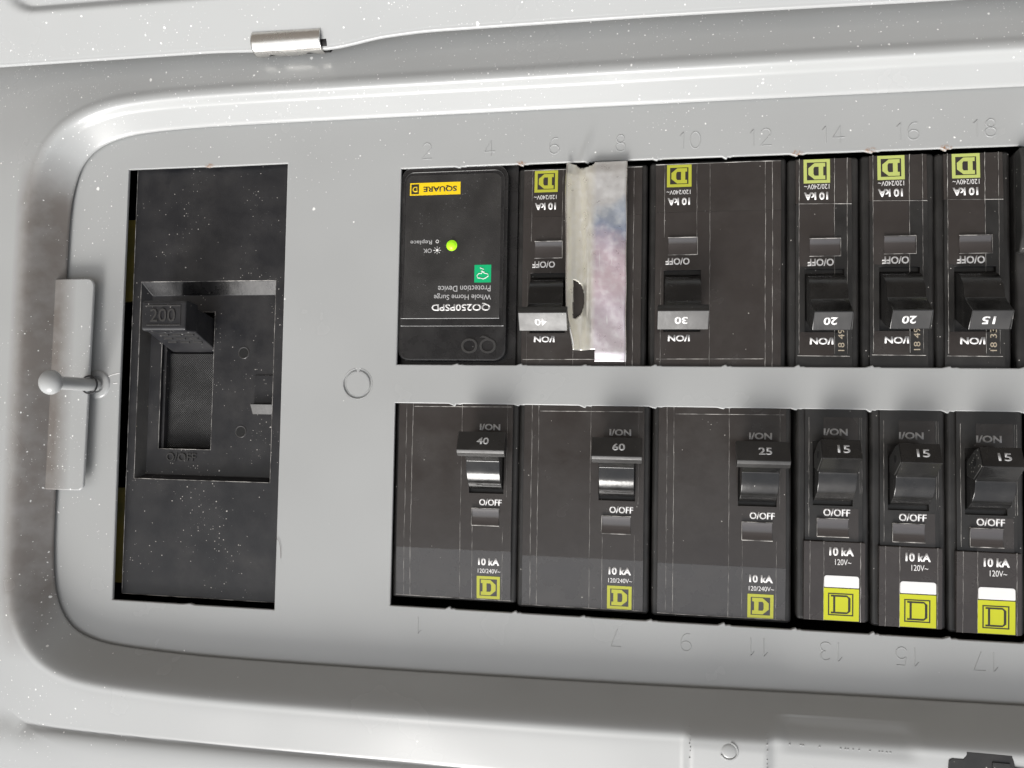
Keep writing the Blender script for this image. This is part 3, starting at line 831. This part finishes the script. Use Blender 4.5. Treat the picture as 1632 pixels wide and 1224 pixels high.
# ================================================================== branch breakers
def logo(parent, x0, x1, y0, y1, z, style, tilt=0.0):
    yc = (y0 + y1) / 2; y0 -= yc; y1 -= yc; z0 = z; z = 0.0
    def seat(o): o.matrix_local = Matrix.Translation(Vector((0, yc, z0)) * S) @ Matrix.Rotation(tilt, 4, 'X')
    w, h = x1 - x0, y1 - y0; cx, cy = (x0 + x1) / 2, (y0 + y1) / 2
    def rect_ring(b, k0, k1, zz, th=0.03):
        for (a0, a1, b0, b1) in ((-k0, k0, k1, k0), (-k0, k0, -k0, -k1), (-k0, -k1, -k1, k1), (k1, k0, -k1, k1)):
            b.box(cx + a0 * w / 2, cx + a1 * w / 2, cy + b0 * h / 2, cy + b1 * h / 2, zz, zz + th)
    def dee(b, k, t, zz):
        # a blocky D with small serifs
        lx, rx, ty, by = -0.42 * k, 0.42 * k, 0.45 * k, -0.45 * k
        def bb(a0, a1, b0, b1): b.box(cx + a0 * w, cx + a1 * w, cy + b0 * h, cy + b1 * h, zz, zz + 0.035)
        c = max(1.5 * t, 0.15 * k)
        bb(lx, rx - c, ty - t, ty); bb(lx, rx - c, by, by + t)
        bb(lx + 0.10 * k, lx + 0.10 * k + t * 1.1, by + t, ty - t)
        q = [(rx - c, ty), (rx - c, ty - t), (rx - t * 1.25, ty - c), (rx - t * 1.25, by + c), (rx - c, by + t), (rx - c, by), (rx, by + c * 0.9), (rx, ty - c * 0.9)]
        b.prism_z([(cx + a * w, cy + d * h) for a, d in q], zz, zz + 0.035)
    if style == 'solid':
        seat(flat('yellow_sticker', x0, x1, y0, y1, z, 'yellow', parent))
        b = MB()
        cx0, cx1, cy0, cy1 = x0 + 1.1, x1 - 1.4, y0 + 1.3, y1 - 1.25
        cx, cy, w, h = (cx0 + cx1) / 2, (cy0 + cy1) / 2, cx1 - cx0, cy1 - cy0
        rect_ring(b, 1.0, 0.90, z + 0.03); dee(b, 0.92, 0.075, z + 0.03)
        seat(b.build('square_logo', 'ink', parent, smooth=False))
    else:
        b = MB(); rect_ring(b, 1.0, 0.75, z); dee(b, 0.76, 0.155, z)
        seat(b.build('square_logo', style, parent, smooth=False))

def dish(b, x0, x1, y0, y1, zf):
    n = 12
    P = [(y0 + (y1 - y0) * k / n, zf + 0.55 + 0.85 * ((2 * k / n - 1) ** 2 - 1) * 0.5) for k in range(n + 1)]
    b.prism_x([(y0, zf - 0.6)] + P + [(y1, zf - 0.6)], x0, x1)
def face_ring(b, x0, x1, y0, y1, zf, hole=(-5.05, 5.05, 3.9, 21.2)):
    o = (x0, x1, y0, y1)
    frame_faces(b, o, hole, zf, zf); frame_faces(b, o, o, zf - 1.0, zf); frame_faces(b, hole, hole, zf, zf - 6)
def strips(parent, xs, y0, y1, z, rnd, zfun=None, wid=0.09):
    b = MB()
    for x in xs:
        y = y0; P = []
        while y < y1:
            P.append((x + rnd.uniform(-.06, .06), y, (zfun(y) if zfun else z) - 0.02)); y += rnd.uniform(0.8, 2.2)
        P.append((x, y1, (zfun(y1) if zfun else z) - 0.02))
        b.tube(P, wid * rnd.uniform(0.6, 1.0), 4)
    return b.build('worn_edge', 'wear', parent)

FACE = -0.6
def face_profile(y_top, y_crease, y_end, drop, z=FACE, back=-30):
    return [(y_top, back), (y_end, back), (y_end, z - drop), (y_crease, z), (y_top, z)]
def add_toggle(root, wide, num, dim, gap_side):
    upper = not dim
    """rocker drum in its well, paddle and number face; local y+ is the ON end"""
    x0, x1 = -4.85, 4.85
    b = MB()
    DR = [(v.x, v.y) for v in catmull([(4.6, -7), (4.65, -4), (5.0, -1.4), (5.9, 0.9), (7.3, 2.7), (8.8, 3.85), (10.4, 4.65), (12.4, 5.0)], 0.5)]
    # drum and paddle in one moulding
    fy1, fz1 = (21.6, 7.2) if upper else (21.8, 7.75)
    if wide:
        P2 = [(13.4, 5.1), (15.4, 7.4), (19.0, 7.2), (17.8, 0.0), (18.0, -9), (6.0, -9)] + DR
    else:
        P2 = [(12.9, 5.1), (14.4, 6.6), (17.0, 9.9), (fy1, fz1), (21.0, 5.0), (18.0, -1.0), (18.0, -9), (6.0, -9)] + DR
    b.prism_x(list(reversed(P2)), x0, x1)
    tg = b.build('toggle', 'toggle', root, bevel=0.22, seg=2, ang_sel=28)
    if wide:
        fy1, fz1 = (21.5, 6.9) if upper else (21.8, 7.3)
        b = MB(); b.prism_x([(fy1, fz1), (16.8, 10.0), (15.9, 9.6), (14.9, 8.4), (14.9, 7.7), (15.5, 7.1), (20.9, 5.4)], -6.6, 6.9)
        b.build('handle_bar', 'bar', tg, bevel=0.18, seg=2)
        fy0, fz0, cx = 16.8, 10.0, 0.1
    else:
        fy0, fz0, cx = 17.0, 9.9, 0.0
        if upper:
            b = MB(); b.poly([(-4.6, fy0 + .2, fz0 - .11 + .02), (4.6, fy0 + .2, fz0 - .11 + .02), (4.6, fy1 - .2, fz1 + .11 + .03), (-4.6, fy1 - .2, fz1 + .11 + .03)]); b.build('rating_face', 'bar', tg)
        # rough sawn cheek with its rivet hole
        for sx in (-1,):
            b = MB()
            pts = [(13.4, 4.4), (17.0, 9.4), (21.5, 7.6), (20.8, 5.3), (17.6, 0.5), (14.0, 0.5)]
            b.prism_x(pts, sx * 4.83 - 0.22, sx * 4.83 + 0.02)
            b.build('rough_cheek', 'rough', tg, bevel=0.05)
            b = MB(); b.prism_x([(17.6 + 1.0 * math.cos(2 * PI * k / 14), 5.4 + 1.0 * math.sin(2 * PI * k / 14)) for k in range(14)], sx * 4.83 - 0.26, sx * 4.83 - 0.1)
            b.build('rivet_hole', 'dark', tg, smooth=False)  # raised black disc paints the shade of the hole
    ang = math.atan2(fz1 - fz0, fy1 - fy0)
    k = 0.5
    text(num, 0.55 + cx, fy0 + (fy1 - fy0) * k, fz0 + (fz1 - fz0) * k + 0.01, 3.4 if num != '15' else 3.1, 2.15, 'white' if not dim else 'dimwhite', tg, bold=0.025, tilt=ang, ext=0.03, name='rating')
    return tg

def make_single(rnd, num, upper, date=None, dim=True):
    r = empty('circuit_breaker')
    b = MB()
    b.prism_x(face_profile(33, -6.0, -27.2, 0.0, z=FACE - 0.95), -9.2, 9.5)           # outer case with rounded shoulders
    b.build('case', 'body', r, bevel=1.1, seg=4, ang_sel=50)
    # the raised centre of the face, cut out round the toggle
    zf = FACE
    fn = lambda y: zf
    b = MB()
    yE, yC = -26.7, -5.6 if not upper else -14.2
    def slab(x0, x1, y0, y1, z0, z1): b.box(x0, x1, y0, y1, z0, z1)
    face_ring(b, -7.1, 7.5, yC, 32, zf)
    b.build('face', 'body', r, bevel=0.12, seg=2)
    # OFF end: proud glossy block, tipping a little away
    b = MB()
    if not upper:
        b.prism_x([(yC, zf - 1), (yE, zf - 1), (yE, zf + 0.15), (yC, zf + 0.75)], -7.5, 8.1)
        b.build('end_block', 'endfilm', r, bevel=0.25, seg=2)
        zend = lambda y: zf + 0.15 + 0.6 * (y - yE) / (yC - yE)
    else:
        b.prism_x([(yC, zf - 1), (yE, zf - 1), (yE, zf - 0.5), (yC, zf)], -7.1, 7.5)
        b.build('end_block', 'film', r, bevel=0.1, seg=2)
        zend = lambda y: zf - 0.5 + 0.5 * (y - yE) / (yC - yE)
    # face film either side of the well
    flat('name_film', -2.4, 6.5, 21.2, 27.6, zf, 'film', r, 0.05)
    b = MB(); b.box(-2.4, 6.5, yC, 3.2, zf, zf + 0.05); b.build('marking_film', 'film', r, smooth=False)
    # well lining
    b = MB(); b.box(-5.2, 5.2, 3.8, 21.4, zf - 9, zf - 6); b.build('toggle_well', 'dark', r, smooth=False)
    add_toggle(r, False, num, dim, 0)
    b = MB(); dish(b, -4.0, 3.9, -4.3, 0.35, zf); b.build('trip_window', 'window', r, bevel=0.12, seg=2)
    b = MB(); b.tube([(-4.1, 0.45, zf + .45), (4.0, 0.45, zf + .45)], 0.09, 4); b.tube([(-4.1, -4.4, zf + .45), (4.0, -4.4, zf + .45)], 0.12, 4); b.tube([(-4.1, .45, zf + .45), (-4.1, -4.4, zf + .45)], 0.07, 4)
    b.build('window_rim', 'wear', r)
    text('O/OFF', 1.0, 2.05, zf + 0.055, 6.8, 2.05, 'white', r, bold=0.03)
    text('I/ON', 0.75, 23.6, zf + 0.055, 6.1, 1.9, 'white' if upper else 'dimwhite', r, bold=0.035)
    tilt = math.atan2(zend(yC) - zend(yE), yC - yE)
    if not upper:
        text('10 kA', 2.1, -8.2, zend(-8.2) + .01, 6.2, 2.3, 'white', r, bold=0.04, tilt=tilt)
        text('120V~', 2.5, -11.0, zend(-11.0) + .01, 4.1, 1.55, 'white', r, tilt=tilt)
        b = MB(); b.prism_z(rrect(-2.3, 6.5, -17.7, -14.6, (0.2, .2, .7, .7), 4), zend(-17) - .3, zend(-16) + 0.18); b.build('white_flag', 'whiteblock', r, bevel=0.1)
        logo(r, -2.4, 6.5, -26.5, -18.0, zend(-22.2) + 0.02, 'solid', tilt)
        strips(r, (-5.9,), yE, yC, 0, rnd, zend); strips(r, (-2.4, 6.9), yE, yC, 0, rnd, zend)
        strips(r, (-6.1,), yC + 1, 27.5, zf, rnd); strips(r, (6.9, 7.4), 4, 27.5, zf, rnd, wid=0.06)
    else:
        text('10 kA', 2.2, -16.3, zend(-16.3) + .01, 6.3, 2.2, 'white', r, bold=0.04, tilt=tilt)
        text('120/240V~', 2.0, -18.9, zend(-18.9) + .01, 6.6, 1.35, 'white', r, tilt=tilt)
        logo(r, -1.5, 5.4, -26.6, -19.9, zend(-23.2) + .02, 'paleyellow', tilt)
        strips(r, (-2.6, -5.9, 6.6), yE, 27.0, zf, rnd)
        b = MB(); b.tube([(-7.0, -13.9, zf + .01), (6.6, -14.2, zf + .01)], 0.07, 4); b.build('worn_edge', 'wear', r)
        b = MB(); b.tube([(-6.5, 27.7, zf), (7.0, 27.6, zf)], 0.09, 4); b.build('worn_edge', 'wear', r)
        if date: text(date, -4.3, 23.3, zf + 0.01, 6.0, 1.6, 'gold', r, rot=-PI / 2)
    return r
def make_double(rnd, num, upper, dim=True):
    r = empty('double_breaker')
    zf = FACE
    b = MB()
    b.prism_x(face_profile(33, -6.0, -27.6, 0.0, z=zf - 1.25), -28.2, 9.2)
    b.build('case', 'body', r, bevel=1.1, seg=4, ang_sel=50)
    b = MB(); yE, yC = -26.6, -12.6
    XL, XR = -26.6, 7.5
    face_ring(b, XL, XR, yC, 32, zf)
    b.build('face', 'film', r, bevel=0.10, seg=2)
    b = MB(); b.prism_x([(yC, zf - 1), (yE, zf - 1), (yE, zf - 0.9), (yC, zf)], XL, XR); b.build('end_face', 'film' if upper else 'tape', r, bevel=0.12, seg=2)
    zend = lambda y: zf - 0.9 * (yC - y) / (yC - yE)
    tilt = math.atan2(0.9, yC - yE)
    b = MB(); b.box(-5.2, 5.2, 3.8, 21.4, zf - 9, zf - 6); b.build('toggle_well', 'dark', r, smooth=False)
    add_toggle(r, True, num, dim, 0)
    b = MB(); dish(b, -4.0, 3.9, -5.2, -0.5, zf); b.build('trip_window', 'window', r, bevel=0.12, seg=2)
    b = MB(); b.tube([(-4.1, -.4, zf + .45), (4.0, -.4, zf + .45)], 0.10, 4); b.tube([(-4.1, -5.3, zf + .45), (4.0, -5.3, zf + .45)], 0.14, 4); b.tube([(-4.1, -.4, zf + .45), (-4.1, -5.3, zf + .45)], 0.08, 4)
    b.build('window_rim', 'wear', r)
    text('O/OFF', 1.3, 1.35, zf + 0.01, 6.6, 1.95, 'white', r, bold=0.03)
    text('I/ON', 0.8, 23.0, zf + 0.01, 6.0, 1.85, 'white' if upper else 'dimwhite', r, bold=0.035)
    text('10 kA', 1.1, -15.7, zend(-15.7) + .01, 6.2, 2.15, 'white', r, bold=0.04, tilt=tilt)
    text('120/240V~', 1.2, -18.4, zend(-18.4) + .01, 6.6, 1.25, 'white', r, tilt=tilt)
    logo(r, -2.4, 4.4, -26.4, -19.9, zend(-23.1) + .02, 'olive', tilt)
    zz = lambda y: (zend(y) if y < yC else zf)
    strips(r, (-24.3, -22.4), yE, 32, zf, rnd, zz); strips(r, (-7.5,), yE, 32, zf, rnd, zz, wid=0.07); strips(r, (5.0, -3.9), yE, -5.5, zf, rnd, zz, wid=0.07)
    strips(r, (5.9,), 3, 32, zf, rnd, wid=0.05)
    b = MB(); b.tube([(XL, yE + .05, zend(yE)), (-18, yE - .05, zend(yE)), (-12, yE, zend(yE)), (XR, yE - .02, zend(yE))], 0.08, 4)
    b.build('worn_edge', 'wear', r)
    b = MB(); b.tube([(-22, 28.7, zf), (7, 28.9, zf)], 0.07, 4); b.build('worn_edge', 'wear', r)
    return r
def place(o, x, y, rot, label, cat='circuit breaker', group=None):
    o.matrix_world = W @ Matrix.Translation(Vector((x, y, 0)) * S) @ Matrix.Rotation(PI if rot else 0, 4, 'Z')
    tag(o, label, cat, group)
    return o
rn = random.Random(11)
YL, YU = -41.1, 30.7
GL, GU = 'breakers in the lower row', 'breakers in the upper row'
place(make_double(rn, '40', False), 28.0, YL + 0.1, False, 'wide black two pole breaker marked 40 at the left end of the lower row', group=GL)
place(make_double(rn, '60', False), 65.4, YL - 0.7, False, 'wide black two pole breaker marked 60 between the 40 and 25 ones', group=GL)
place(make_double(rn, '25', False), 103.4, YL - 0.9, False, 'wide black two pole breaker marked 25 in the lower row', group=GL)
for i, (x, dy, lab) in enumerate(((122.9, 0, 'single breaker marked 15 with yellow sticker directly right of the 25 breaker'), (141.9, -0.6, 'middle one of the three yellow stickered breakers marked 15'), (160.8, -1.1, 'yellow stickered breaker marked 15 at the right edge, lower row'))):
    place(make_single(rn, '15', False), x, YL + dy, False, lab, group=GL)
place(make_double(rn, '40', True, dim=False), 45.0, YU - 0.1, True, 'two pole breaker marked 40 beside the surge module, half under a metal plate', group=GU)
place(make_double(rn, '30', True, dim=False), 82.9, YU + 0.2, True, 'wide black two pole breaker marked 30 in the upper row', group=GU)
place(make_single(rn, '20', True, '18 49', dim=False), 120.8, YU + 0.0, True, 'upper row breaker marked 20 stamped 18 49, left one of the pair', group=GU)
place(make_single(rn, '20', True, '18 49', dim=False), 139.9, YU + 0.3, True, 'upper row breaker marked 20, between another 20 and the 15', group=GU)
place(make_single(rn, '15', True, '18 33', dim=False), 158.6, YU + 0.1, True, 'upper row breaker marked 15 with upside down figures and stamp 18 33', group=GU)
# the next thing to the right only shows its gritty flank
eb = empty('edge_breaker')
tag(eb, 'gritty black breaker flank just showing at the right edge, upper row', 'circuit breaker', GU)
b = MB(); b.prism_x(face_profile(33, -6, -27, 0, z=-1.0), -9, 9.0)
eb.matrix_world = W @ Matrix.Translation(Vector((177.6, YU, 0)) * S) @ Matrix.Rotation(PI, 4, 'Z')
b.build('case', 'body', eb, bevel=1.1, seg=4, ang_sel=50)
b = MB(); b.prism_x([(0.5, -2), (-27.0, -2), (-27.2, 1.2), (-24, 2.2), (-4, 2.2), (0.4, 0.6)], -8.6, 8.8); b.build('gritty_block', 'rough', eb, bevel=0.6, seg=3)

# ================================================================== bent metal filler over the second pole
fp = empty('filler_plate')
tag(fp, 'bent tarnished metal plate standing over the upper 40 breaker', 'metal plate')
def plate_fn(u, v):
    y = 1.0 + 57.0 * v
    wob = 0.45 * math.sin(v * 5.2 + .6) + 0.2 * math.sin(v * 13)
    xl = 50.4 + wob * 0.6 + (2.4 * sstep(0.28, 0.0, v))
    xr = 67.2 + 0.3 * (1 - v) + 0.08 * math.sin(v * 21)
    x = xl + (xr - xl) * u
    t = (x - xl)
    lip = math.exp(-(t / 1.15) ** 2)
    c0 = 54.6 + 0.5 * math.sin(v * 3.4) - 0.9 * v
    hollow = math.exp(-((x - c0) / (1.9 - 0.5 * v)) ** 2)
    flat = sstep(c0, c0 + 3.6 - 0.8 * v, x)
    z = 1.9 * lip * (1 - 0.4 * sstep(0.2, 0, v)) - (0.9 + 0.4 * math.sin(v * 2.7)) * hollow + 1.5 * flat + 0.75
    z += 0.5 * math.exp(-((x - c0 - 1.6) / 0.35) ** 2) * sstep(0.1, 0.25, v) * (1 - sstep(0.62, 0.74, v))      # folded crease
    z += flat * (0.30 * math.sin(v * 4.2 + 1.1) * (1 - u) + 0.14 * math.sin(v * 11 + u * 3) + 0.10 * math.sin(v * 23 + u * 9))
    z -= 0.6 * sstep(0.05, 0.0, v) + 0.6 * sstep(0.94, 1.0, v)
    z -= 0.35 * sstep(0.97, 1.0, u)
    z += 0.5 * math.exp(-(((x - 62.5) / 2.2) ** 2 + ((y - 40) / 7) ** 2))
    return (x, y, z)
b = MB(); NU, NV = 84, 170
vs = b.grid(plate_fn, NU, NV)
kill = set()
for f in b.bm.faces:
    c = f.calc_center_median() / S
    # torn half-moon opening and the notched lower left corner
    hx, hy = 52.7, 18.9
    if 52.45 < c.x < 52.5 + 3.1 * math.sqrt(max(0.0, 1 - ((c.y - hy) / 5.6) ** 2)) and abs(c.y - hy) < 5.6: kill.add(f)
    if c.x < 58.9 and c.y < 4.4: kill.add(f)
    # scoop under the plate edge at the top
    if ((c.x - 55.6) / 2.9) ** 2 + ((c.y - 58.6) / 1.9) ** 2 < 1: kill.add(f)
bmesh.ops.delete(b.bm, geom=list(kill), context='FACES')
o = b.build('bent_sheet', 'zinc', fp, angle=60)
sol = o.modifiers.new('t', 'SOLIDIFY'); sol.thickness = 0.0005; sol.offset = -1
b = MB(); b.tube([Vector(plate_fn(0.012, 0.08 + 0.91 * k / 60)) + Vector((0, 0, -0.05)) for k in range(61)], 0.26, 6); b.build('folded_lip', 'hinge', fp)  # bright bead added to draw the highlight along the lip
b = MB(); b.tube([Vector(plate_fn(1.0, k / 60)) for k in range(61)], 0.13, 6); b.build('bright_edge', 'hinge', fp)  # thin bright bead added as the highlight of the right edge
b = MB(); b.tube([(58.0, 35.3, 1.75), (62, 35.5, 1.62), (66.6, 36.0, 1.56)], 0.07, 4); b.build('scribed_line', 'white', fp)
